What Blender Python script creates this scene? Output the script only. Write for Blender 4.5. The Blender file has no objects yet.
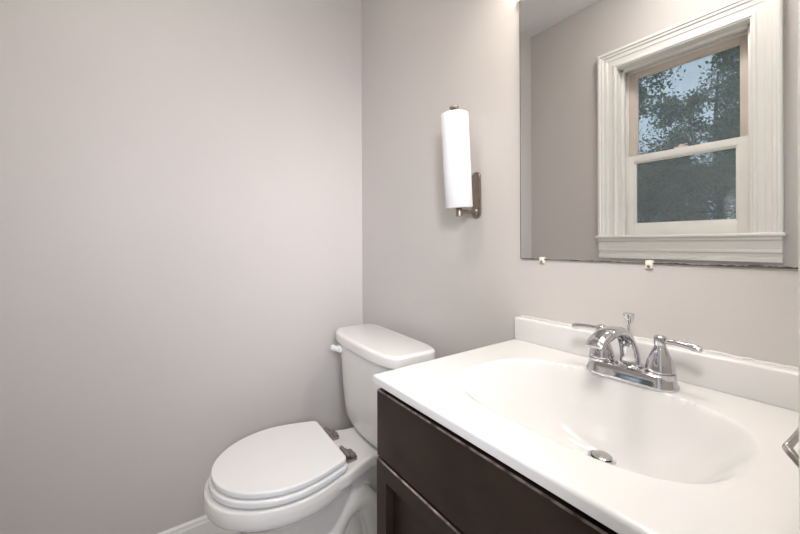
import bpy, bmesh, math, random
from mathutils import Vector, Matrix

S = bpy.context.scene
C = S.collection
PI = math.pi

# ------------------------------------------------------------------ camera
def make_camera():
    yaw, pitch, roll = math.radians(54.68), 0.0, math.radians(-0.19)
    f = Vector((-math.sin(yaw)*math.cos(pitch), math.cos(yaw)*math.cos(pitch), math.sin(pitch)))
    r = f.cross(Vector((0, 0, 1))).normalized()
    u = r.cross(f)
    r2 = r*math.cos(roll) + u*math.sin(roll)
    u2 = -r*math.sin(roll) + u*math.cos(roll)
    cd = bpy.data.cameras.new('camera')
    cd.sensor_width = 36.0
    cd.lens = 354.87/800*36
    cd.shift_y = -(267-243.28)/800      # level camera, lens shifted down to keep verticals upright
    cd.clip_start = 0.01
    co = bpy.data.objects.new('camera', cd)
    C.objects.link(co)
    m = Matrix((r2, u2, -f)).transposed().to_4x4()
    m.translation = Vector((1.5218, -0.852, 1.1335))
    co.matrix_world = m
    S.camera = co
make_camera()

# ------------------------------------------------------------------ world, light, exposure
W = bpy.data.worlds.new('World')
S.world = W
W.use_nodes = True
bg = W.node_tree.nodes['Background']
bg.inputs['Color'].default_value = (0.79, 0.87, 1.0, 1)
bg.inputs['Strength'].default_value = 0.75
S.view_settings.view_transform = 'Standard'
S.view_settings.look = 'None'
S.view_settings.gamma = 1
S.view_settings.use_curve_mapping = False
S.view_settings.exposure = 0.35
BULB_STRENGTH = 125.0
FILL_DOME_STRENGTH = 27.0  # strength of the added ceiling fill
HALL_POWER = 4.0
FLASH_POWER = 1.9

def area_light(name, loc, target, sx, sy, power, color):
    l = bpy.data.lights.new(name, 'AREA')
    l.shape = 'RECTANGLE'; l.size = sx; l.size_y = sy
    l.energy = power; l.color = color
    o = bpy.data.objects.new(name, l)
    C.objects.link(o)
    o.location = loc
    d = Vector(target) - Vector(loc)
    o.rotation_euler = d.to_track_quat('-Z', 'Y').to_euler()
    return o
# flash beside the camera, then daylight coming down the hall through the open doorway
fl = area_light('flash', (1.50, -0.70, 1.52), (1.0, 0.0, 1.10), 0.14, 0.14, FLASH_POWER, (1.0, 0.97, 0.96))
fl.data.spread = math.radians(110)
hl = area_light('hall_daylight', (2.2, -1.04, 1.50), (0.0, -0.15, 1.10), 0.30, 0.45, HALL_POWER, (0.90, 0.90, 1.0))
hl.data.spread = math.radians(75)

# ------------------------------------------------------------------ materials
def mat(name, color, rough=0.5, metal=0.0, noise=0.0, nscale=8.0, bump=0.0, bscale=200.0,
        spec=0.5, coat=0.0, color2=None):
    m = bpy.data.materials.new(name)
    m.use_nodes = True
    nt = m.node_tree
    b = nt.nodes['Principled BSDF']
    b.inputs['Base Color'].default_value = (*color, 1)
    b.inputs['Roughness'].default_value = rough
    b.inputs['Metallic'].default_value = metal
    b.inputs['Specular IOR Level'].default_value = spec
    b.inputs['Coat Weight'].default_value = coat
    tc = nt.nodes.new('ShaderNodeTexCoord')
    if noise > 0 or color2:
        n = nt.nodes.new('ShaderNodeTexNoise')
        n.inputs['Scale'].default_value = nscale
        n.inputs['Detail'].default_value = 6
        nt.links.new(tc.outputs['Object'], n.inputs['Vector'])
        mx = nt.nodes.new('ShaderNodeMix'); mx.data_type = 'RGBA'
        c2 = color2 if color2 else tuple(max(0, c*(1-noise)) for c in color)
        mx.inputs['A'].default_value = (*color, 1)
        mx.inputs['B'].default_value = (*c2, 1)
        rmp = nt.nodes.new('ShaderNodeMapRange')
        rmp.inputs['From Min'].default_value = 0.35
        rmp.inputs['From Max'].default_value = 0.68
        nt.links.new(n.outputs['Fac'], rmp.inputs['Value'])
        nt.links.new(rmp.outputs['Result'], mx.inputs['Factor'])
        nt.links.new(mx.outputs['Result'], b.inputs['Base Color'])
    if bump > 0:
        n2 = nt.nodes.new('ShaderNodeTexNoise')
        n2.inputs['Scale'].default_value = bscale
        n2.inputs['Detail'].default_value = 3
        nt.links.new(tc.outputs['Object'], n2.inputs['Vector'])
        bp = nt.nodes.new('ShaderNodeBump')
        bp.inputs['Strength'].default_value = bump
        bp.inputs['Distance'].default_value = 0.002
        nt.links.new(n2.outputs['Fac'], bp.inputs['Height'])
        nt.links.new(bp.outputs['Normal'], b.inputs['Normal'])
    return m

M = {}
M['wall'] = mat('wall_paint', (0.60, 0.570, 0.545), 0.55, noise=0.03, nscale=2.0, bump=0.12, bscale=160, spec=0.3)
M['ceiling'] = mat('ceiling_paint', (0.84, 0.84, 0.84), 0.8, noise=0.03, bump=0.15, bscale=120, spec=0.2)
M['trim'] = mat('white_trim_paint', (0.85, 0.835, 0.79), 0.35, noise=0.03, nscale=12)
M['aged_trim'] = mat('aged_cream_paint', (0.74, 0.66, 0.58), 0.45, noise=0.10, nscale=9)
M['china'] = mat('vitreous_china', (0.80, 0.79, 0.765), 0.07, spec=0.5, coat=0.3, noise=0.015, nscale=5)
M['seat'] = mat('seat_plastic', (0.83, 0.83, 0.82), 0.16, noise=0.01)
M['marble'] = mat('white_cultured_marble', (0.725, 0.715, 0.70), 0.14, spec=0.5, coat=0.3, noise=0.012, nscale=6)
M['wood'] = mat('espresso_wood', (0.033, 0.0205, 0.0150), 0.42, noise=0.35, nscale=14, spec=0.35, bump=0.05, bscale=90)
M['wood_gap'] = mat('dark_cabinet_gap', (0.008, 0.006, 0.006), 0.6, noise=0.1)
M['wood_worn'] = mat('worn_wood_edge', (0.05, 0.035, 0.030), 0.5, nscale=55, color2=(0.36, 0.28, 0.23))
M['chrome'] = mat('polished_chrome', (0.62, 0.62, 0.645), 0.05, metal=1.0, noise=0.02)
M['nickel'] = mat('brushed_nickel', (0.33, 0.285, 0.24), 0.38, metal=1.0, noise=0.12, nscale=60)
M['hinge'] = mat('worn_hinge_metal', (0.42, 0.39, 0.35), 0.32, metal=1.0, noise=0.3, nscale=80)
M['steel'] = mat('satin_steel', (0.55, 0.54, 0.52), 0.22, metal=1.0, noise=0.05, nscale=40)
M['paper'] = mat('white_paper_towel', (0.84, 0.84, 0.86), 0.9, noise=0.02, nscale=40, bump=0.5, bscale=260, spec=0.1)
M['card'] = mat('brown_cardboard', (0.40, 0.29, 0.19), 0.85, noise=0.1)
M['mirror'] = mat('mirror_silver', (0.92, 0.925, 0.92), 0.0, metal=1.0)
M['mirror_edge'] = mat('tarnished_mirror_edge', (0.03, 0.03, 0.028), 0.5, noise=0.5, nscale=60, color2=(0.12, 0.11, 0.10))
M['clip'] = mat('clear_yellowed_plastic', (0.82, 0.80, 0.72), 0.25, noise=0.05)
M['screw'] = mat('brass_screw', (0.30, 0.22, 0.12), 0.35, metal=1.0, noise=0.1)
M['dark'] = mat('dark_hole', (0.02, 0.02, 0.02), 0.6, noise=0.1)
M['bark'] = mat('bark', (0.09, 0.065, 0.045), 0.9, noise=0.4, nscale=10)
M['leaf_dark'] = mat('dark_green_leaf', (0.030, 0.060, 0.028), 0.6, color2=(0.06, 0.11, 0.035), nscale=3)
M['leaf_grey'] = mat('grey_green_leaf', (0.035, 0.065, 0.050), 0.6, color2=(0.07, 0.12, 0.06), nscale=3)
M['leaf_rust'] = mat('rust_tinged_leaf', (0.04, 0.08, 0.04), 0.6, color2=(0.22, 0.12, 0.05), nscale=2.5)
M['lawn'] = mat('lawn', (0.06, 0.10, 0.03), 0.9, noise=0.4, nscale=5, bump=0.5, bscale=60)

def floor_mat():
    m = mat('beige_floor_tile', (0.55, 0.51, 0.45), 0.35)
    nt = m.node_tree; b = nt.nodes['Principled BSDF']
    tc = nt.nodes.new('ShaderNodeTexCoord')
    br = nt.nodes.new('ShaderNodeTexBrick')
    br.offset = 0.0
    br.inputs['Color1'].default_value = (0.60, 0.56, 0.50, 1)
    br.inputs['Color2'].default_value = (0.54, 0.50, 0.44, 1)
    br.inputs['Mortar'].default_value = (0.26, 0.24, 0.21, 1)
    br.inputs['Scale'].default_value = 1.0
    br.inputs['Mortar Size'].default_value = 0.004
    br.inputs['Brick Width'].default_value = 0.21
    br.inputs['Row Height'].default_value = 0.21
    nt.links.new(tc.outputs['Object'], br.inputs['Vector'])
    nt.links.new(br.outputs['Color'], b.inputs['Base Color'])
    return m
M['floor'] = floor_mat()

def glow_mat(name, strength, color):
    m = bpy.data.materials.new(name)
    m.use_nodes = True
    b = m.node_tree.nodes['Principled BSDF']
    b.inputs['Base Color'].default_value = (0.9, 0.9, 0.88, 1)
    b.inputs['Emission Color'].default_value = (*color, 1)
    b.inputs['Emission Strength'].default_value = strength
    return m
M['glow'] = glow_mat('lit_frosted_bulb', BULB_STRENGTH, (1.0, 0.915, 0.82))
M['dome'] = glow_mat('fill_light_dome', FILL_DOME_STRENGTH, (1.0, 0.955, 0.92))  # glow of the fill dome added on the ceiling

def shade_mat():
    m = bpy.data.materials.new('frosted_glass_shade')
    m.use_nodes = True
    nt = m.node_tree
    for n in list(nt.nodes): nt.nodes.remove(n)
    out = nt.nodes.new('ShaderNodeOutputMaterial')
    d = nt.nodes.new('ShaderNodeBsdfDiffuse'); d.inputs['Color'].default_value = (0.85, 0.83, 0.80, 1)
    t = nt.nodes.new('ShaderNodeBsdfTranslucent'); t.inputs['Color'].default_value = (0.85, 0.82, 0.78, 1)
    mx = nt.nodes.new('ShaderNodeMixShader'); mx.inputs['Fac'].default_value = 0.4
    nt.links.new(d.outputs[0], mx.inputs[1]); nt.links.new(t.outputs[0], mx.inputs[2])
    nt.links.new(mx.outputs[0], out.inputs['Surface'])
    return m
M['shade'] = shade_mat()

def pane_mat():
    m = bpy.data.materials.new('dusty_window_glass')
    m.use_nodes = True
    nt = m.node_tree
    for n in list(nt.nodes): nt.nodes.remove(n)
    out = nt.nodes.new('ShaderNodeOutputMaterial')
    tr = nt.nodes.new('ShaderNodeBsdfTransparent'); tr.inputs['Color'].default_value = (0.86, 0.93, 0.95, 1)
    gl = nt.nodes.new('ShaderNodeBsdfGlossy'); gl.inputs['Roughness'].default_value = 0.03
    df = nt.nodes.new('ShaderNodeBsdfDiffuse'); df.inputs['Color'].default_value = (0.55, 0.68, 0.74, 1)
    lw = nt.nodes.new('ShaderNodeFresnel'); lw.inputs['IOR'].default_value = 1.45
    m1 = nt.nodes.new('ShaderNodeMixShader')
    m2 = nt.nodes.new('ShaderNodeMixShader')
    tc = nt.nodes.new('ShaderNodeTexCoord')
    ns = nt.nodes.new('ShaderNodeTexNoise'); ns.inputs['Scale'].default_value = 25; ns.inputs['Detail'].default_value = 8
    mr = nt.nodes.new('ShaderNodeMapRange')
    mr.inputs['To Min'].default_value = 0.09; mr.inputs['To Max'].default_value = 0.20
    nt.links.new(tc.outputs['Object'], ns.inputs['Vector'])
    nt.links.new(ns.outputs['Fac'], mr.inputs['Value'])
    nt.links.new(mr.outputs['Result'], m1.inputs['Fac'])
    nt.links.new(tr.outputs[0], m1.inputs[1]); nt.links.new(df.outputs[0], m1.inputs[2])
    nt.links.new(lw.outputs[0], m2.inputs['Fac'])
    nt.links.new(m1.outputs[0], m2.inputs[1]); nt.links.new(gl.outputs[0], m2.inputs[2])
    nt.links.new(m2.outputs[0], out.inputs['Surface'])
    return m
M['pane'] = pane_mat()

# ------------------------------------------------------------------ mesh helpers
def link(name, bm, m, parent=None, smooth=35, recalc=True):
    if recalc:
        bmesh.ops.recalc_face_normals(bm, faces=bm.faces[:])
    me = bpy.data.meshes.new(name)
    bm.to_mesh(me); bm.free()
    for mm in (m if isinstance(m, (list, tuple)) else [m]):
        me.materials.append(mm)
    if smooth:
        for p in me.polygons: p.use_smooth = True
        me.set_sharp_from_angle(angle=math.radians(smooth))
    o = bpy.data.objects.new(name, me)
    C.objects.link(o)
    if parent:
        o.parent = parent
        o.matrix_parent_inverse = Matrix.Translation(-world_loc(parent))
    return o

def world_loc(o):
    v = Vector(o.location)
    # parents are placed by translation only; a child with inverse set keeps world coordinates
    return v

def thing(name, label, cat, loc, group=None):
    o = bpy.data.objects.new(name, None)
    o.empty_display_size = 0.05
    o.location = loc
    C.objects.link(o)
    return tag(o, label, cat, group)

def tag(o, label, cat, group=None):
    o['label'] = label; o['category'] = cat
    if group: o['group'] = group
    return o

def struct(o):
    o['kind'] = 'structure'
    return o

def sbox(bm, lo, hi, bev=0.0, seg=2, mi=0, bevmi=None):
    t = bmesh.new()
    bmesh.ops.create_cube(t, size=1)
    for v in t.verts:
        v.co = Vector([lo[i] + (v.co[i]+0.5)*(hi[i]-lo[i]) for i in range(3)])
    for f in t.faces: f.material_index = mi
    if bev > 0:
        r = bmesh.ops.bevel(t, geom=t.edges[:], offset=bev, segments=seg, profile=0.5, affect='EDGES')
        if bevmi is not None:
            for f in r['faces']: f.material_index = bevmi
    me = bpy.data.meshes.new('tmp'); t.to_mesh(me); t.free()
    bm.from_mesh(me); bpy.data.meshes.remove(me)

def loft(bm, rings, cap0=True, cap1=True, mi=0):
    vs = [[bm.verts.new(p) for p in r] for r in rings]
    n = len(vs[0])
    for a, b in zip(vs, vs[1:]):
        for i in range(n):
            f = bm.faces.new((a[i], a[(i+1) % n], b[(i+1) % n], b[i])); f.material_index = mi
    if cap0: bm.faces.new(vs[0][::-1]).material_index = mi
    if cap1: bm.faces.new(vs[-1]).material_index = mi

def lathe(bm, prof, origin=(0, 0, 0), axis=(0, 0, 1), n=32, mi=0):
    q = Vector((0, 0, 1)).rotation_difference(Vector(axis).normalized())
    o = Vector(origin)
    rings = []
    for r, z in prof:
        r = max(r, 1e-5)
        rings.append([o + q @ Vector((r*math.cos(2*PI*i/n), r*math.sin(2*PI*i/n), z)) for i in range(n)])
    loft(bm, rings, mi=mi)

def catmull(pts, k=8):
    P = [Vector(p) for p in pts]
    P = [P[0]*2-P[1]] + P + [P[-1]*2-P[-2]]
    out = []
    for i in range(1, len(P)-2):
        for j in range(k):
            t = j/k
            a, b, c, d = P[i-1], P[i], P[i+1], P[i+2]
            out.append(0.5*((2*b)+(-a+c)*t+(2*a-5*b+4*c-d)*t*t+(-a+3*b-3*c+d)*t**3))
    out.append(P[-2].copy())
    return out

def sweep(bm, path, radii, up=(1, 0, 0), n=20, pw=2.0, closed=False, mi=0):
    """path of points, radii: list of (a along 'up', b across); section superellipse"""
    path = [Vector(p) for p in path]
    N = len(path); rings = []
    for i, p in enumerate(path):
        if closed: t = path[(i+1) % N]-path[i-1]
        else: t = path[min(i+1, N-1)]-path[max(i-1, 0)]
        t.normalize()
        u = Vector(up); u = (u - t*u.dot(t)).normalized()
        w = t.cross(u)
        f = i/(N-1)*(len(radii)-1); k = min(int(f), len(radii)-2) if len(radii) > 1 else 0
        if len(radii) > 1:
            ff = f-k
            a = radii[k][0]*(1-ff)+radii[k+1][0]*ff; b = radii[k][1]*(1-ff)+radii[k+1][1]*ff
        else: a, b = radii[0]
        ring = []
        for j in range(n):
            th = 2*PI*j/n; c, s = math.cos(th), math.sin(th)
            ring.append(p + u*(a*math.copysign(abs(c)**(2/pw), c)) + w*(b*math.copysign(abs(s)**(2/pw), s)))
        rings.append(ring)
    if closed: rings.append(rings[0])
    if closed:
        vs = [[bm.verts.new(q) for q in r] for r in rings[:-1]]
        for i in range(len(vs)):
            a, b = vs[i], vs[(i+1) % len(vs)]
            for j in range(n):
                bm.faces.new((a[j], a[(j+1) % n], b[(j+1) % n], b[j]))
    else:
        loft(bm, rings, mi=mi)

def offset_poly(P, d):
    """inset a CCW outline of (x, y) by d"""
    n = len(P); out = []
    for i in range(n):
        a, b = P[i-1], P[(i+1) % n]
        tx, ty = b[0]-a[0], b[1]-a[1]
        l = math.hypot(tx, ty) or 1
        out.append((P[i][0]-ty/l*d, P[i][1]+tx/l*d))
    return out

def slab(bm, P, z0, z1, r, seg=5, r0=None, mi=0):
    """extruded outline with rounded top edge radius r and bottom r0"""
    r0 = r if r0 is None else r0
    rings = []
    for k in range(seg+1):
        a = PI/2*k/seg
        rings.append([(x, y, z0+r0*(1-math.sin(a))) for x, y in offset_poly(P, r0*(1-math.cos(PI/2-a) if False else 1-math.sin(PI/2-a+0) if False else (1-math.cos(a)) ))])
    rings = rings[::-1]
    # bottom: start inset at z0, grow outward
    rings = []
    if r0 > 0:
        for k in range(seg+1):
            a = PI/2*k/seg
            rings.append([(x, y, z0+r0*(1-math.cos(a))) for x, y in offset_poly(P, r0*(1-math.sin(a)))])
    else:
        rings.append([(x, y, z0) for x, y in P])
    if r > 0:
        for k in range(seg+1):
            a = PI/2*k/seg
            rings.append([(x, y, z1-r*(1-math.sin(a))) for x, y in offset_poly(P, r*(1-math.cos(a)))])
    else:
        rings.append([(x, y, z1) for x, y in P])
    loft(bm, rings, mi=mi)

def superrect(cx, cy, a, b, p, n=64, bow=0.0):
    out = []
    for i in range(n):
        t = 2*PI*i/n; c, s = math.cos(t), math.sin(t)
        x = a*math.copysign(abs(c)**(2/p), c); y = b*math.copysign(abs(s)**(2/p), s)
        if y < 0 and bow: y -= bow*(1-(x/a)**2)*(-y/b)
        out.append((cx+x, cy+y))
    return out

# ------------------------------------------------------------------ room shell
RX, RY, CZ = 1.513, -1.389, 2.598       # room: x 0..RX, y RY..0, height CZ
T = 0.115
TF = 0.165                                # the window wall is thicker

def boxobj(name, lo, hi, m, bev=0.0):
    bm = bmesh.new(); sbox(bm, lo, hi, bev)
    return link(name, bm, m, smooth=35 if bev else 0)

struct(boxobj('floor', (-T, RY-T, -0.05), (3.4, T, 0.0), M['floor']))
struct(boxobj('ceiling', (-T, RY-T, CZ), (3.4, T, CZ+0.05), M['ceiling']))
struct(boxobj('wall_left', (-T, RY-TF, 0), (0, T, CZ), M['wall']))
struct(boxobj('wall_back', (0, 0, 0), (RX+T, T, CZ), M['wall']))

# wall with the window, opposite the mirror
WX0, WX1, WZ0, WZ1 = 0.561, 1.142, 1.157, 2.156
bm = bmesh.new()
sbox(bm, (0, RY-TF, 0), (WX0, RY, CZ)); sbox(bm, (WX1, RY-TF, 0), (RX+T, RY, CZ))
sbox(bm, (WX0, RY-TF, 0), (WX1, RY, WZ0)); sbox(bm, (WX0, RY-TF, WZ1), (WX1, RY, CZ))
struct(link('wall_front', bm, M['wall'], smooth=0))

# right wall with the doorway the photograph is taken from
DY0, DY1, DZ = -0.600, -1.300, 2.03
bm = bmesh.new()
sbox(bm, (RX, DY0, 0), (RX+T, 0, CZ)); sbox(bm, (RX, RY, 0), (RX+T, DY1, CZ))
sbox(bm, (RX, DY1, DZ), (RX+T, DY0, CZ))
struct(link('wall_right', bm, M['wall'], smooth=0))
# hall end walls beyond the doorway
struct(boxobj('wall_hall', (RX+T, T-0.1, 0), (3.4, T, CZ), M['wall']))

bm = bmesh.new()
sbox(bm, (RX-0.019, DY0-0.007, 0), (RX, DY0+0.055, DZ+0.06), 0.003)
sbox(bm, (RX-0.019, DY1-0.060, 0), (RX, DY1, DZ+0.06), 0.003)
sbox(bm, (RX-0.019, DY1, DZ), (RX, DY0, DZ+0.06), 0.003)
sbox(bm, (RX-0.006, DY0-0.013, 0), (RX+T+0.006, DY0, DZ), 0.002)
sbox(bm, (RX-0.006, DY1, 0), (RX+T+0.006, DY1+0.013, DZ), 0.002)
sbox(bm, (RX-0.006, DY1+0.013, DZ-0.013), (RX+T+0.006, DY0-0.013, DZ), 0.002)
struct(link('door_1', bm, M['trim']))

def baseboard(name, axis, a, b, side):
    bm = bmesh.new()
    h, t = 0.110, 0.013
    prof = [(0, 0), (t, 0), (t, h-0.022), (t-0.003, h-0.016), (t-0.004, h-0.006), (t-0.008, h), (0, h)]
    rings = []
    for s in (a, b):
        if axis == 'y': rings.append([(side[0]+side[1]*d, s, z) for d, z in prof])
        else: rings.append([(s, side[0]+side[1]*d, z) for d, z in prof])
    loft(bm, rings)
    return struct(link(name, bm, M['trim'], smooth=20))
baseboard('baseboard_left', 'y', RY, 0, (0, 1))
baseboard('baseboard_back', 'x', 0.013, 0.905, (0, -1))
baseboard('baseboard_front', 'x', 0.013, RX-0.02, (RY, 1))

# ------------------------------------------------------------------ window
def window():
    root = bpy.data.objects.new('window_1', None); C.objects.link(root)
    root.location = (0.8275, RY, WZ0); struct(root); root['label'] = 'white painted double hung window seen in the mirror'
    def build_frame(name, x0, x1, z0, z1, outer, prof, m):
        """mitred picture frame: prof list of (inset from outer edge, proud of wall)"""
        bm = bmesh.new()
        rings = []
        for (cx, cz, sx, sz) in ((x0, z0, 1, 0), (x0, z1, 1, -1), (x1, z1, -1, -1), (x1, z0, -1, 0)):
            rings.append([(cx+sx*d, RY+p, cz+sz*d) for d, p in prof])
        loft(bm, rings)
        return link(name, bm, m, root, smooth=20)
    build_frame('casing', WX0-0.090, WX1+0.090, WZ0+0.018, WZ1+0.090, 0.09,
                [(0, 0), (0, 0.030), (0.006, 0.034), (0.014, 0.034), (0.019, 0.028), (0.028, 0.028), (0.034, 0.022),
                 (0.050, 0.020), (0.056, 0.016), (0.078, 0.014), (0.084, 0.018), (0.094, 0.018), (0.097, 0.014), (0.097, 0)], M['trim'])
    # jamb liner, with the stop in front of the lower sash and a parting bead
    bm = bmesh.new()
    D = RY-TF
    sbox(bm, (WX0, D, WZ0), (WX0+0.012, RY+0.012, WZ1)); sbox(bm, (WX1-0.012, D, WZ0), (WX1, RY+0.012, WZ1))
    sbox(bm, (WX0+0.012, D, WZ1-0.012), (WX1-0.012, RY+0.012, WZ1))
    for y0, y1, w in ((RY-0.062, RY-0.036, 0.016), (RY-0.106, RY-0.099, 0.016)):
        sbox(bm, (WX0+0.012, y0, WZ0), (WX0+0.012+w, y1, WZ1-0.012), 0.002)
        sbox(bm, (WX1-0.012-w, y0, WZ0), (WX1-0.012, y1, WZ1-0.012), 0.002)
        sbox(bm, (WX0+0.012, y0, WZ1-0.012-w), (WX1-0.012, y1, WZ1-0.012), 0.002)
    sbox(bm, (WX0+0.0121, D+0.012, WZ0), (WX1-0.0121, D+0.066, WZ0+0.010))
    link('jamb', bm, M['trim'], root)
    def sash(name, y0, y1, z0, z1, top, bot, m, stile=0.050):
        x0, x1 = WX0+0.0125, WX1-0.0125
        bm = bmesh.new()
        sbox(bm, (x0, y0, z0), (x0+stile, y1, z1), 0.002); sbox(bm, (x1-stile, y0, z0), (x1, y1, z1), 0.002)
        sbox(bm, (x0+stile, y0, z0), (x1-stile, y1, z0+bot), 0.002); sbox(bm, (x0+stile, y0, z1-top), (x1-stile, y1, z1), 0.002)
        # glazing bead
        b = 0.008; ym = (y0+y1)/2
        for lo, hi in (((x0+stile, z0+bot), (x0+stile+b, z1-top)), ((x1-stile-b, z0+bot), (x1-stile, z1-top)),
                       ((x0+stile+b, z0+bot), (x1-stile-b, z0+bot+b)), ((x0+stile+b, z1-top-b), (x1-stile-b, z1-top))):
            sbox(bm, (lo[0], ym-0.006, lo[1]), (hi[0], ym+0.008, hi[1]), 0.001)
        s = link(name, bm, m, root)
        bm = bmesh.new()
        sbox(bm, (x0+stile-0.004, ym-0.002, z0+bot-0.004), (x1-stile+0.004, ym+0.002, z1-top+0.004))
        link('pane', bm, M['pane'], s, smooth=0)
        return s
    lo = sash('lower_sash', RY-0.097, RY-0.064, WZ0+0.0185, 1.634, 0.038, 0.062, M['trim'], 0.057)
    up = sash('upper_sash', RY-0.140, RY-0.108, 1.598, WZ1-0.0125, 0.042, 0.036, M['aged_trim'], 0.050)
    bm = bmesh.new()
    sbox(bm, (0.82, RY-0.094, 1.634), (0.876, RY-0.068, 1.643), 0.002)
    lathe(bm, [(0.012, 0), (0.012, 0.006), (0.008, 0.010)], (0.848, RY-0.080, 1.643), n=16)
    sweep(bm, [(0.848, RY-0.080, 1.649), (0.865, RY-0.072, 1.650), (0.878, RY-0.066, 1.649)], [(0.003, 0.005)], up=(0, 0, 1), n=10)
    link('sash_lock', bm, M['aged_trim'], root)
    # stool (inner sill) with horns, and the apron below
    bm = bmesh.new()
    sbox(bm, (WX0-0.100, RY, WZ0), (WX1+0.100, RY+0.048, WZ0+0.018), 0.006, 3)
    sbox(bm, (WX0+0.0121, RY-0.098, WZ0), (WX1-0.0121, RY, WZ0+0.018))
    link('stool', bm, M['trim'], root)
    bm = bmesh.new()
    prof = [(0, 0), (0.034, 0), (0.034, -0.012), (0.024, -0.020), (0.022, -0.056), (0.026, -0.062), (0.026, -0.070),
            (0.018, -0.076), (0.016, -0.090), (0.024, -0.094), (0.024, -0.112), (0.0, -0.112)]
    loft(bm, [[(x, RY+d, WZ0+z) for d, z in prof] for x in (WX0-0.088, WX1+0.088)])
    link('apron', bm, M['trim'], root, smooth=20)
window()

# ------------------------------------------------------------------ trees outside
def tree(label, x, y, h, crown, n, leafm, seed, leaf=0.085, group=None, bare=0.35):
    rnd = random.Random(seed)
    root = thing('tree', label, 'tree', (x, y, -0.35))
    bm = bmesh.new()
    path = catmull([(x, y, -0.35), (x+0.05, y, h*0.3), (x-0.08, y-0.05, h*0.6), (x, y, h*0.92)], 5)
    sweep(bm, path, [(0.13, 0.13), (0.09, 0.09), (0.03, 0.03)], up=(1, 0, 0.01), n=10)
    tips = []
    for i in range(16):
        z = h*(bare + (0.95-bare)*i/16)
        a = rnd.uniform(0, 2*PI)
        L = crown*(0.55+0.45*math.sin(PI*min(1, (i+3)/17)))
        d = Vector((math.cos(a), math.sin(a), rnd.uniform(0.15, 0.6)))
        p0 = Vector((x, y, z)); p1 = p0+d*L*0.5+Vector((0, 0, 0.08)); p2 = p0+d*L
        sweep(bm, catmull([p0, p1, p2], 4), [(0.03, 0.03), (0.008, 0.008)], up=(0.1, 0.2, 1), n=6)
        tips += [p0.lerp(p1, 0.8), p1, p1.lerp(p2, 0.5), p2]
    link('trunk', bm, M['bark'], root)
    bm = bmesh.new()
    blobs = []
    for t in tips:
        for k in range(3):
            blobs.append((t+Vector([rnd.gauss(0, crown*0.16) for _ in range(3)]), rnd.uniform(0.16, 0.34)))
    for i in range(n):
        c, s = rnd.choice(blobs)
        p = c+Vector([rnd.gauss(0, s*0.55) for _ in range(3)])
        if p.y > RY-TF-0.25: continue
        nrm = Vector([rnd.gauss(0, 1) for _ in range(3)]).normalized()
        u = nrm.orthogonal().normalized(); u.rotate(Matrix.Rotation(rnd.uniform(0, 6.28), 3, nrm)); w = nrm.cross(u)
        l = leaf*rnd.uniform(0.6, 1.2)
        q = [p-u*l*0.5, p+w*l*0.24+nrm*l*0.06, p+u*l*0.5, p-w*l*0.24+nrm*l*0.06]
        bm.faces.new([bm.verts.new(v) for v in q])
    link('foliage', bm, leafm, root, smooth=0, recalc=False)
    return root
tree('dark dense leafy tree seen through the left side of the window', -1.70, -6.4, 5.3, 0.98, 34000, M['leaf_grey'], 3, leaf=0.068, bare=0.15)
tree('tall loose tree with sky gaps seen through the right of the window', 0.45, -8.2, 6.0, 1.05, 24000, M['leaf_dark'], 8, leaf=0.065, bare=0.12)
tree('low rust tinged shrubby tree seen through the lower window pane', -0.30, -4.3, 2.05, 0.80, 22000, M['leaf_rust'], 5, leaf=0.045, bare=0.3)
tree('far green tree filling the gap behind the window trees', -1.75, -13.6, 7.0, 2.4, 30000, M['leaf_dark'], 12, leaf=0.14, bare=0.1)
bm = bmesh.new(); sbox(bm, (-9, -19, -0.45), (5, RY-TF-0.02, -0.35))
struct(link('floor_lawn', bm, M['lawn'], smooth=0))

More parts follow.
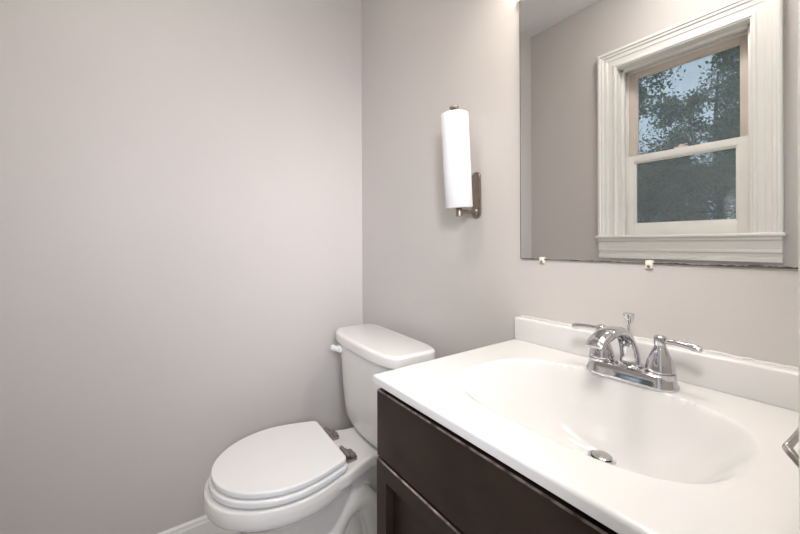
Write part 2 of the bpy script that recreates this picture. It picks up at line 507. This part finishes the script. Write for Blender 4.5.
# ------------------------------------------------------------------ vanity cabinet
VX0, VX1 = 0.9045, 1.506
def vanity():
    root = thing('vanity_cabinet', 'dark espresso wood vanity cabinet under the white sink top', 'cabinet', ((VX0+VX1)/2, -0.23, 0))
    F = -0.4565
    bm = bmesh.new()
    sbox(bm, (VX0, F, 0.09), (VX0+0.016, -0.002, 0.8522)); sbox(bm, (VX1-0.016, F, 0.09), (VX1, -0.002, 0.8522))
    sbox(bm, (VX0, F+0.055, 0.0), (VX1, F+0.071, 0.09)); sbox(bm, (VX0+0.016, F, 0.09), (VX1-0.016, -0.002, 0.106))
    sbox(bm, (VX0+0.016, -0.012, 0.106), (VX1-0.016, -0.002, 0.8522))
    sbox(bm, (VX0, F+0.071, 0.0), (VX0+0.016, -0.002, 0.09)); sbox(bm, (VX1-0.016, F+0.071, 0.0), (VX1, -0.002, 0.09))
    # face frame
    sbox(bm, (VX0+0.016, F, 0.680), (VX1-0.016, F+0.018, 0.720)); sbox(bm, (VX0+0.016, F, 0.815), (VX1-0.016, F+0.018, 0.8522))
    link('body', bm, M['wood_gap'], root, smooth=0)
    # false drawer front with chamfered worn edges
    bm = bmesh.new()
    sbox(bm, (VX0+0.001, F-0.0185, 0.7045), (VX1-0.001, F-0.0005, 0.8385), 0.0024, 1, 0, 1)
    link('drawer_front', bm, [M['wood'], M['wood_worn']], root, smooth=0)
    # two shaker doors
    mid = (VX0+VX1)/2
    for x0, x1, hx in ((VX0+0.001, mid-0.0015, 1), (mid+0.0015, VX1-0.001, 0)):
        bm = bmesh.new()
        y0, y1 = F-0.0185, F-0.0005
        z0, z1 = 0.105, 0.6995; s = 0.034
        sbox(bm, (x0, y0, z0), (x0+s, y1, z1-s)); sbox(bm, (x1-s, y0, z0), (x1, y1, z1-s))
        sbox(bm, (x0+s, y0, z0), (x1-s, y1, z0+s))
        # top rail with a worn chamfer along its upper front edge
        c = 0.0024
        prof = [(y0, z1-s), (y0, z1-c), (y0+c, z1), (y1, z1), (y1, z1-s)]
        loft(bm, [[(x, y, z) for y, z in prof] for x in (x0, x1)])
        for f in bm.faces:
            m_ = f.calc_center_median()
            if abs(m_.y-(y0+c/2)) < 1e-5 and abs(m_.z-(z1-c/2)) < 1e-5: f.material_index = 1
        d = link('door', bm, [M['wood'], M['wood_worn']], root, smooth=0)
        bm = bmesh.new()
        sbox(bm, (x0+s-0.0, F+0.0005, z0+s-0.0), (x1-s+0.0, F+0.0040, z1-s+0.0))
        link('panel', bm, M['wood'], d, smooth=0)
vanity()

# ------------------------------------------------------------------ sink top with integral basin
ZC = 0.870
SX0, SX1, SY0, SY1 = 0.9044, 1.5115, -0.483, -0.001
BCX, BCY, BA, BB, BD = 1.2075, -0.264, 0.212, 0.150, 0.142
DRX, DRY = 1.1960, -0.157
def basin_s(x, y):
    lo, hi = 0.0, 1.4
    for _ in range(22):
        s = (lo+hi)/2
        cx = DRX+(BCX-DRX)*min(s, 1); cy = DRY+(BCY-DRY)*min(s, 1)
        p = 2.0+0.9*min(s, 1)
        v = (abs((x-cx)/BA)**p+abs((y-cy)/BB)**p)**(1/p)
        if v > s: lo = s
        else: hi = s
    return s
def basin_depth(x, y):
    s = basin_s(x, y)
    if s >= 1: return 0.0
    return BD*(1-s**2.9)**1.35
def sink_top():
    root = thing('sink_top', 'glossy white sink top with molded oval basin on the dark cabinet', 'sink', (BCX, -0.24, 0.848))
    r = 0.006; zb = 0.8528
    def axis(a, b, n, lo_round, hi_round):
        L = []
        arc = [(r*(1-math.cos(t)), r*(1-math.sin(t))) for t in [PI/2*k/4 for k in range(5)]]  # pos offset, drop
        arc = [(0, ZC-zb)] + [(r*(1-math.cos(PI/2*k/5)), r*(1-math.sin(PI/2*k/5))) for k in range(6)]
        s0 = a+(r if lo_round else 0); s1 = b-(r if hi_round else 0)
        L += [(a+p, d) for p, d in arc[:-1]] if lo_round else [(a, ZC-zb)]
        L += [(s0+(s1-s0)*i/n, 0) for i in range(n+1)]
        L += [(b-p, d) for p, d in arc[:-1]][::-1] if hi_round else [(b, ZC-zb)]
        return L
    X = axis(SX0, SX1, 200, True, False); Y = axis(SY0, SY1, 150, True, False)
    bm = bmesh.new()
    g = []
    for x, dx in X:
        row = []
        for y, dy in Y:
            z = ZC-max(dx, dy)
            if dx == 0 and dy == 0: z -= basin_depth(x, y)
            row.append(bm.verts.new((x, y, z)))
        g.append(row)
    for i in range(len(X)-1):
        for j in range(len(Y)-1):
            bm.faces.new((g[i][j], g[i+1][j], g[i+1][j+1], g[i][j+1]))
    bmesh.ops.remove_doubles(bm, verts=bm.verts[:], dist=1e-6)
    bm.normal_update()
    link('counter', bm, M['marble'], root, smooth=50)
    # backsplash with softly rounded top and a caulk line along the wall
    bm = bmesh.new()
    sbox(bm, (SX0, -0.0310, ZC-0.002), (SX1, -0.001, ZC+0.0600), 0.005, 4)
    bs = link('backsplash', bm, M['marble'], root, smooth=50)
    bm = bmesh.new()
    rnd = random.Random(4)
    path = [(SX0+0.004+(SX1-SX0-0.006)*i/60, -0.0022+rnd.uniform(-0.0006, 0.0006), ZC+0.0603+rnd.uniform(-0.0008, 0.0010)) for i in range(61)]
    sweep(bm, path, [(0.0022, 0.0022)], up=(0, 0, 1), n=8)
    link('caulk', bm, M['marble'], bs)
    # drain flange and pop-up stopper
    zd = ZC-BD
    bm = bmesh.new()
    lathe(bm, [(0.024, 0.0005), (0.0235, 0.003), (0.020, 0.0040), (0.0185, 0.002), (0.0175, 0.0005)], (DRX, DRY, zd), n=40)
    dr = link('drain', bm, M['chrome'], root)
    bm = bmesh.new()
    lathe(bm, [(0.006, 0.000), (0.006, 0.003), (0.0165, 0.0035), (0.0170, 0.005), (0.013, 0.0075), (0.006, 0.0090), (0.0, 0.0093)], (DRX, DRY, zd), n=40)
    link('stopper', bm, M['steel'], dr)
sink_top()

# ------------------------------------------------------------------ faucet
FX, FY = 1.2155, -0.0890
def faucet():
    root = thing('faucet', 'chrome two-handle faucet with arched spout behind the sink basin', 'faucet', (FX, FY, ZC))
    def stadium(a, b, n=48):
        out = []
        L = a-b
        for i in range(n):
            t = 2*PI*i/n
            x = b*math.cos(t); y = b*math.sin(t)
            out.append((FX+x+(L if math.cos(t) >= 0 else -L), FY+y))
        return out
    bm = bmesh.new()
    rings = []
    for z, ins in ((0.0002, 0.001), (0.003, 0.0), (0.006, 0.0006), (0.010, 0.0030), (0.018, 0.0048), (0.0235, 0.0058), (0.0255, 0.0085), (0.026, 0.013)):
        rings.append([(x, y, ZC+z) for x, y in stadium(0.0800-ins, 0.0310-ins)])
    loft(bm, rings)
    link('base_plate', bm, M['chrome'], root)
    for s in (-1, 1):
        hx = FX+s*0.0515
        bm = bmesh.new()
        lathe(bm, [(0.0245, 0.018), (0.0240, 0.0275), (0.0205, 0.0280), (0.0205, 0.0300), (0.0232, 0.0305), (0.0228, 0.036), (0.0205, 0.046), (0.0170, 0.056),
                   (0.0130, 0.0655), (0.0100, 0.072), (0.0088, 0.0745), (0.0086, 0.0765)], (hx, FY, ZC), n=40)
        h = link('handle', bm, M['chrome'], root)
        bm = bmesh.new()
        lathe(bm, [(0.0085, 0.0745), (0.0098, 0.0760), (0.0100, 0.0790), (0.0104, 0.0880), (0.0100, 0.0910), (0.0080, 0.0930), (0.0045, 0.0940), (0.0, 0.0943)], (hx, FY, ZC), n=32)
        zz = ZC+0.0845
        path = catmull([(hx+s*0.006, FY, zz), (hx+s*0.020, FY, zz+0.0005), (hx+s*0.038, FY, zz-0.0005), (hx+s*0.052, FY, zz-0.0025), (hx+s*0.0585, FY, zz-0.004), (hx+s*0.0610, FY, zz-0.0045)], 6)
        sweep(bm, path, [(0.0052, 0.0052), (0.0046, 0.0052), (0.0052, 0.0068), (0.0064, 0.0082), (0.0058, 0.0074), (0.001, 0.002)], up=(0, 0, 1), n=20)
        link('lever', bm, M['chrome'], h)
    bm = bmesh.new()
    path = catmull([(FX, FY+0.004, ZC+0.020), (FX, FY+0.003, ZC+0.044), (FX, FY-0.011, ZC+0.074), (FX, FY-0.038, ZC+0.0940), (FX, FY-0.072, ZC+0.1000),
                    (FX, FY-0.104, ZC+0.0965), (FX, FY-0.128, ZC+0.0885), (FX, FY-0.137, ZC+0.0835)], 8)
    sweep(bm, path, [(0.0195, 0.0125), (0.0165, 0.0105), (0.0150, 0.0095), (0.0150, 0.0095), (0.0155, 0.0100), (0.0165, 0.0100), (0.0160, 0.0070), (0.0140, 0.0030)], up=(1, 0, 0), n=28, pw=2.4)
    lathe(bm, [(0.025, 0), (0.0245, 0.003), (0.021, 0.006)], (FX, FY+0.002, ZC+0.0245), n=36)
    sp = link('spout', bm, M['chrome'], root, smooth=45)
    bm = bmesh.new()
    lathe(bm, [(0.0110, -0.004), (0.0110, 0.006), (0.0095, 0.007), (0.0090, 0.0055)], (FX, FY-0.112, ZC+0.0870), (0, -0.22, -1), n=24)
    link('aerator', bm, M['steel'], sp)
    bm = bmesh.new()
    rx, ry = FX-0.0105, FY+0.0245
    lathe(bm, [(0.0060, 0.022), (0.0060, 0.030), (0.0040, 0.033), (0.0024, 0.034), (0.0024, 0.101), (0.0060, 0.1015), (0.0070, 0.105), (0.0100, 0.117),
               (0.0106, 0.1195), (0.0090, 0.1215), (0.0, 0.1225)], (rx, ry, ZC), n=24)
    link('lift_rod', bm, M['chrome'], root)
faucet()

# ------------------------------------------------------------------ toilet
TX = 0.390
def d_outline(yf, yb, ym, w, wb, n=28, rc=0.022):
    """egg outline, round front at yf, straight back edge of half-width wb at yb; CCW seen from above"""
    right = []
    for i in range(n+1):
        t = PI/2*i/n
        right.append((w*math.sin(t), ym-(ym-yf)*math.cos(t)))
    for i in range(1, n+1):
        f = i/n; y = ym+(yb-rc-ym)*f
        ff = (y-ym)/(yb-ym)
        right.append((w-(w-wb)*(ff**1.7), y))
    xe = right[-1][0]
    for i in range(1, 7):
        a = PI/2*i/6
        right.append((xe-rc*(1-math.cos(a)), yb-rc+rc*math.sin(a)))
    xl = right[-1][0]
    back = [(xl-2*xl*i/6, yb) for i in range(1, 6)]
    left = [(-x, y) for x, y in right[1:]][::-1]
    return [(TX+x, y) for x, y in right+back+left]

def toilet():
    root = thing('toilet', 'white two-piece toilet with closed lid beside the dark vanity', 'toilet', (TX, -0.36, 0))
    # china bowl, deck, pedestal and trapway fused to one surface
    bm = bmesh.new()
    def egg(z, yf, yb, w, ym, n=56):
        out = []
        for i in range(n):
            t = 2*PI*i/n
            c, s = math.cos(t), math.sin(t)
            y = ym+(ym-yf)*s if s < 0 else ym+(yb-ym)*s
            out.append((TX+w*math.copysign(abs(c)**0.92, c), y, z))
        return out
    L = [(0.0, -0.560, -0.170, 0.112, -0.40), (0.02, -0.560, -0.170, 0.112, -0.40), (0.05, -0.545, -0.18, 0.103, -0.40), (0.12, -0.540, -0.20, 0.098, -0.40),
         (0.19, -0.560, -0.22, 0.106, -0.42), (0.25, -0.600, -0.24, 0.122, -0.46), (0.30, -0.640, -0.26, 0.140, -0.48), (0.345, -0.680, -0.28, 0.159, -0.495),
         (0.364, -0.704, -0.28, 0.173, -0.50), (0.374, -0.722, -0.29, 0.184, -0.50), (0.384, -0.726, -0.29, 0.1865, -0.50), (0.405, -0.728, -0.29, 0.187, -0.50), (0.424, -0.725, -0.30, 0.184, -0.50)]
    loft(bm, [egg(*a) for a in L])
    deck = []
    for y, w in ((-0.48, 0.150), (-0.40, 0.158), (-0.34, 0.147), (-0.29, 0.126), (-0.25, 0.111), (-0.20, 0.103), (-0.13, 0.102), (-0.085, 0.100)):
        deck.append((y, w))
    P = [(TX+w, y) for y, w in deck]+[(TX-w, y) for y, w in deck[::-1]]
    slab(bm, P, 0.382, 0.424, 0.008, 4)
    # rear pedestal under the deck
    loft(bm, [[(x, y, z) for x, y in superrect(TX, cy, a, b, 3.0, 40)] for z, cy, a, b in
              ((0.0, -0.27, 0.108, 0.165), (0.03, -0.27, 0.108, 0.165), (0.06, -0.27, 0.085, 0.145), (0.16, -0.25, 0.062, 0.125), (0.28, -0.24, 0.062, 0.125), (0.385, -0.22, 0.085, 0.135))])
    for s in (-1, 1):
        path = catmull([(TX+s*0.055, -0.60, 0.14), (TX+s*0.075, -0.50, 0.11), (TX+s*0.085, -0.41, 0.165), (TX+s*0.082, -0.345, 0.265), (TX+s*0.078, -0.275, 0.285),
                        (TX+s*0.075, -0.225, 0.215), (TX+s*0.072, -0.20, 0.10), (TX+s*0.072, -0.19, 0.02)], 6)
        sweep(bm, path, [(0.040, 0.040), (0.036, 0.040), (0.034, 0.040), (0.034, 0.040)], up=(1, 0, 0), n=20)
    o = link('bowl', bm, M['china'], root, smooth=180)
    rm = o.modifiers.new('fuse', 'REMESH'); rm.mode = 'VOXEL'; rm.voxel_size = 0.0045; rm.use_smooth_shade = True
    sm = o.modifiers.new('soften', 'SMOOTH'); sm.factor = 0.5; sm.iterations = 5
    # seat ring and lid
    bm = bmesh.new()
    slab(bm, d_outline(-0.714, -0.341, -0.505, 0.182, 0.138), 0.4285, 0.4490, 0.006, 5)
    link('seat', bm, M['seat'], root, smooth=50)
    bm = bmesh.new()
    P = d_outline(-0.708, -0.345, -0.505, 0.178, 0.136)
    slab(bm, P, 0.4550, 0.4705, 0.005, 6, r0=0.001)
    link('seat_lid', bm, M['seat'], root, smooth=50)
    for s in (-1, 1):
        hx = TX+s*0.074
        bm = bmesh.new()
        sbox(bm, (hx-0.026, -0.330, 0.4245), (hx+0.026, -0.292, 0.4400), 0.003, 2)
        sbox(bm, (hx-0.022, -0.336, 0.4370), (hx+0.022, -0.312, 0.4500), 0.003, 2)
        lathe(bm, [(0.0062, -0.034), (0.0070, -0.032), (0.0070, 0.032), (0.0062, 0.034)], (hx, -0.324, 0.4470), (1, 0, 0), n=18)
        lathe(bm, [(0.0085, 0), (0.0085, 0.003), (0.005, 0.0045)], (hx+0.012, -0.301, 0.4395), n=16)
        link('hinge', bm, M['hinge'], root)
    # tank
    bm = bmesh.new()
    rings = []
    for z, a, yf, yb in ((0.4245, 0.115, -0.187, -0.105), (0.432, 0.150, -0.203, -0.092), (0.446, 0.173, -0.213, -0.084), (0.470, 0.188, -0.219, -0.078), (0.52, 0.199, -0.223, -0.072),
                         (0.60, 0.209, -0.227, -0.066), (0.68, 0.216, -0.230, -0.062), (0.735, 0.221, -0.232, -0.060), (0.744, 0.221, -0.232, -0.060)):
        rings.append([(x, y, z) for x, y in superrect(TX, (yf+yb)/2, a, (yb-yf)/2, 5.0, 88, 0.016)])
    loft(bm, rings)
    link('tank', bm, M['china'], root, smooth=60)
    bm = bmesh.new()
    slab(bm, superrect(TX+0.001, -0.146, 0.237, 0.098, 6.0, 104, 0.016), 0.7445, 0.7840, 0.012, 6, r0=0.004)
    link('tank_lid', bm, M['china'], root, smooth=60)
    bm = bmesh.new()
    lx, ly, lz = TX-0.158, -0.238, 0.717
    lathe(bm, [(0.016, -0.008), (0.016, 0.006), (0.013, 0.010)], (lx, ly, lz), (0, -1, 0), n=24)
    sweep(bm, catmull([(lx, ly-0.010, lz), (lx-0.014, ly-0.017, lz), (lx-0.030, ly-0.021, lz-0.001), (lx-0.042, ly-0.022, lz-0.002)], 6),
          [(0.011, 0.007), (0.012, 0.008), (0.013, 0.009), (0.008, 0.006)], up=(0, 0, 1), n=18)
    link('flush_lever', bm, M['seat'], root)
    root.rotation_euler.z = math.radians(-2.4)      # set slightly askew
    for s in (-1, 1):
        bm = bmesh.new()
        lathe(bm, [(0.018, 0), (0.018, 0.010), (0.014, 0.020), (0.006, 0.025), (0, 0.026)], (TX+s*0.128, -0.300, 0.0), n=24)
        link('bolt_cap', bm, M['seat'], root)
toilet()

# ------------------------------------------------------------------ mirror and its clips
MX0, MX1, MZ0, MZ1 = 0.9084, 1.5115, 1.0898, 1.812
def mirror():
    root = thing('wall_mirror', 'large frameless mirror on the wall above the sink reflecting the window', 'mirror', ((MX0+MX1)/2, 0, MZ0))
    bm = bmesh.new()
    sbox(bm, (MX0, -0.0060, MZ0), (MX1, -0.0010, MZ1))
    for f in bm.faces: f.material_index = 0 if f.calc_center_median().y < -0.0055 else 1
    link('glass', bm, [M['mirror'], M['mirror_edge']], root, smooth=0)
    # ragged desilvered line creeping in from the bottom edge and the left edge
    rnd = random.Random(11)
    bm = bmesh.new()
    n = 150; h = 0.0018
    rows = []
    for i in range(n+1):
        x = MX0+(MX1-MX0)*i/n
        f = i/n
        base = 0.0011+0.0042*max(0, f-0.3)**1.1
        h += rnd.uniform(-0.0012, 0.0012)*(0.3+f); h = min(max(h, base*0.55), base*1.7)
        rows.append((x, h))
    lo = [bm.verts.new((x, -0.0064, MZ0)) for x, hh in rows]; hi = [bm.verts.new((x, -0.0064, MZ0+hh)) for x, hh in rows]
    lb = [bm.verts.new((x, -0.0058, MZ0)) for x, hh in rows]; hb = [bm.verts.new((x, -0.0058, MZ0+hh)) for x, hh in rows]
    for i in range(n):
        bm.faces.new((lo[i], lo[i+1], hi[i+1], hi[i])); bm.faces.new((hi[i], hi[i+1], hb[i+1], hb[i])); bm.faces.new((lo[i], lb[i], lb[i+1], lo[i+1]))
    sbox(bm, (MX0, -0.0063, MZ0), (MX0+0.0016, -0.0058, MZ1))
    link('tarnished_edge', bm, M['mirror_edge'], root, smooth=0)
mirror()
def clip(label, x, z, up=1):
    root = thing('mirror_clip', label, 'clip', (x, 0, z), 'plastic clips holding the wall mirror')
    bm = bmesh.new()
    a, b = (z-0.010, z+0.0065) if up == 1 else (z-0.0065, z+0.010)
    sbox(bm, (x-0.0065, -0.0105, a), (x+0.0065, -0.0066, b), 0.0012, 2)
    if up == 1: sbox(bm, (x-0.0065, -0.0070, a), (x+0.0065, -0.0002, z-0.0006), 0.0008, 1)
    else: sbox(bm, (x-0.0065, -0.0070, z+0.0006), (x+0.0065, -0.0002, b), 0.0008, 1)
    link('bracket', bm, M['clip'], root)
    bm = bmesh.new()
    zz = z-0.0055*up
    lathe(bm, [(0.0030, 0), (0.0030, 0.0012), (0.0018, 0.0020), (0.0, 0.0022)], (x, -0.0104, zz), (0, -1, 0), n=14)
    link('screw', bm, M['screw'], root)
clip('yellowed clear clip at the mirror bottom near its left corner', 0.976, MZ0)
clip('yellowed clear clip at the mirror bottom beside the window reflection', 1.221, MZ0)
clip('yellowed clear clip at the top left corner of the mirror', 0.911, MZ1, -1)

# ------------------------------------------------------------------ paper towel holder and roll
PX, PY = 0.743, -0.077
TILT = math.radians(-3.8)
def towel():
    root = thing('paper_towel_holder', 'brushed nickel wall mounted paper towel holder left of the mirror', 'paper towel holder', (PX, 0, 1.225))
    bm = bmesh.new()
    w = 0.019
    pts = []
    for i in range(13): pts.append((w*math.cos(PI*i/12), 1.340+w*math.sin(PI*i/12)))
    for i in range(13): pts.append((-w*math.cos(PI*i/12), 1.230-w*math.sin(PI*i/12)))
    cx, cz = 0, 1.293
    rings = []
    for y, k in ((-0.0005, 1.0), (-0.004, 1.0), (-0.0062, 0.94)):
        rings.append([(PX+x*k, y, cz+(z-cz)*(1-(1-k)*0.3)) for x, z in pts])
    loft(bm, rings)
    link('wall_plate', bm, M['nickel'], root)
    bm = bmesh.new()
    sweep(bm, [(PX, -0.005, 1.231), (PX, PY*0.5, 1.2305), (PX, PY, 1.230)], [(0.0062, 0.0062)], up=(0, 0, 1), n=20)
    lathe(bm, [(0.012, 0), (0.012, 0.004), (0.0085, 0.009)], (PX, -0.006, 1.231), (0, -1, 0), n=24)
    link('arm', bm, M['nickel'], root)
    ax = Vector((0, math.sin(TILT), math.cos(TILT)))
    o = Vector((PX, PY, 1.215))
    bm = bmesh.new()
    lathe(bm, [(0.0085, 0.0), (0.0105, 0.001), (0.0105, 0.024), (0.0090, 0.0265), (0.0055, 0.027), (0.0055, 0.308)], o, ax, n=24)
    link('post', bm, M['nickel'], root)
    bm = bmesh.new()
    lathe(bm, [(0.0110, 0.3090), (0.0110, 0.3115), (0.0070, 0.314), (0.0068, 0.321), (0.0130, 0.3250), (0.0145, 0.328), (0.0135, 0.331), (0.008, 0.3335), (0.0, 0.3345)], o, ax, n=28)
    link('finial', bm, M['nickel'], root)
    r = thing('paper_towel_roll', 'slim white paper towel roll hanging upright on the nickel holder', 'paper towel roll', o+ax*0.028)
    bm = bmesh.new()
    R = 0.0410; z0, z1 = 0.0260, 0.3085
    n = 64; q = Vector((0, 0, 1)).rotation_difference(ax)
    def rad(i):  # outer sheet ends in a small step
        f = i/n
        return R*(1+0.012*f)
    rings = []
    for rr, z in ((0.020, z0), (None, z0), (None, z0+0.0015), (None, z1-0.0015), (None, z1), (0.020, z1), (0.020, z0)):
        ring = []
        for i in range(n):
            t = 2*PI*i/n - 0.6
            k = rr if rr else rad(i)-(0.0012 if z in (z0, z1) else 0)
            ring.append(o+q @ Vector((k*math.cos(t), k*math.sin(t), z)))
        rings.append(ring)
    loft(bm, rings, False, False)
    link('paper', bm, M['paper'], r, smooth=40)
    bm = bmesh.new()
    rings = []
    for rr, z in ((0.0198, z0+0.0005), (0.0198, z1-0.0005), (0.0182, z1-0.0005), (0.0182, z0+0.0005), (0.0198, z0+0.0005)):
        rings.append([o+q @ Vector((rr*math.cos(2*PI*i/40), rr*math.sin(2*PI*i/40), z)) for i in range(40)])
    loft(bm, rings, False, False)
    link('core', bm, M['card'], r, smooth=40)
towel()

# ------------------------------------------------------------------ towel holder on the right wall
def towel_holder():
    y = -0.440
    root = thing('towel_holder', 'bent square metal towel holder arm sticking out above the right end of the counter', 'towel holder', (RX, y, 0.945))
    bm = bmesh.new()
    path = catmull([(RX-0.006, y+0.002, 0.942), (1.494, y, 0.9455), (1.481, y-0.001, 0.9570), (1.4725, y-0.001, 0.9665)], 5)[:-1]
    path += catmull([(1.4715, y-0.001, 0.9680), (1.4692, y+0.0035, 0.9695), (1.4692, y+0.012, 0.9690), (1.4700, y+0.07, 0.9640), (1.4700, y+0.150, 0.9570)], 5)
    sweep(bm, path, [(0.0027, 0.0027)], up=(0.4, 0, 1), n=16, pw=4.5)
    link('arm', bm, M['steel'], root, smooth=50)
    bm = bmesh.new()
    sbox(bm, (RX-0.008, y-0.018, 0.924), (RX-0.0005, y+0.022, 0.964), 0.002, 2)
    link('wall_plate', bm, M['steel'], root)
towel_holder()

# ------------------------------------------------------------------ vanity light above the mirror
def vanity_light():
    x, z = 1.210, 2.060
    root = thing('vanity_light', 'three shade nickel vanity light on the wall above the mirror', 'lamp', (x, 0, z))
    bm = bmesh.new()
    sbox(bm, (x-0.29, -0.022, z-0.030), (x+0.29, -0.0005, z+0.030), 0.006, 3)
    link('backplate', bm, M['nickel'], root)
    for k in (-1, 0, 1):
        cx, cy = x+k*0.185, -0.088
        bm = bmesh.new()
        sweep(bm, catmull([(cx, -0.020, z), (cx, -0.060, z+0.004), (cx, cy, z-0.004), (cx, cy, z-0.020)], 6), [(0.008, 0.008)], up=(1, 0, 0), n=14)
        lathe(bm, [(0.020, -0.045), (0.024, -0.040), (0.024, -0.018), (0.012, -0.008)], (cx, cy, z), n=24)
        a = link('socket', bm, M['nickel'], root)
        bm = bmesh.new()
        prof = [(0.022, -0.028), (0.034, -0.036), (0.046, -0.060), (0.052, -0.090), (0.058, -0.118), (0.056, -0.118), (0.050, -0.090), (0.044, -0.061), (0.032, -0.038), (0.022, -0.031)]
        rings = [[(cx+r*math.cos(2*PI*i/36), cy+r*math.sin(2*PI*i/36), z+h) for i in range(36)] for r, h in prof]
        loft(bm, rings, False, False)
        link('shade', bm, M['shade'], a, smooth=60)
        bm = bmesh.new()
        R = 0.028
        lathe(bm, [(R*math.sin(PI*i/12), -0.100-R*math.cos(PI*i/12)) for i in range(13)], (cx, cy, z), n=20)
        link('bulb', bm, M['glow'], a)
vanity_light()

# ------------------------------------------------------------------ ceiling fill, an unseen dome added to brighten the back wall
def ceiling_fill():
    x, y = 0.98, -0.98
    root = thing('ceiling_fill', 'added unseen fill light dome on the bathroom ceiling near the window wall', 'lamp', (x, y, CZ))
    bm = bmesh.new()
    lathe(bm, [(0.150, -0.0005), (0.155, -0.010), (0.150, -0.026), (0.138, -0.030)], (x, y, CZ), n=40)
    link('rim', bm, M['nickel'], root)
    bm = bmesh.new()
    lathe(bm, [(0.136*math.cos(PI/2*i/8), -0.028-0.065*math.sin(PI/2*i/8)) for i in range(9)], (x, y, CZ), n=32)
    link('dome', bm, M['dome'], root)
ceiling_fill()
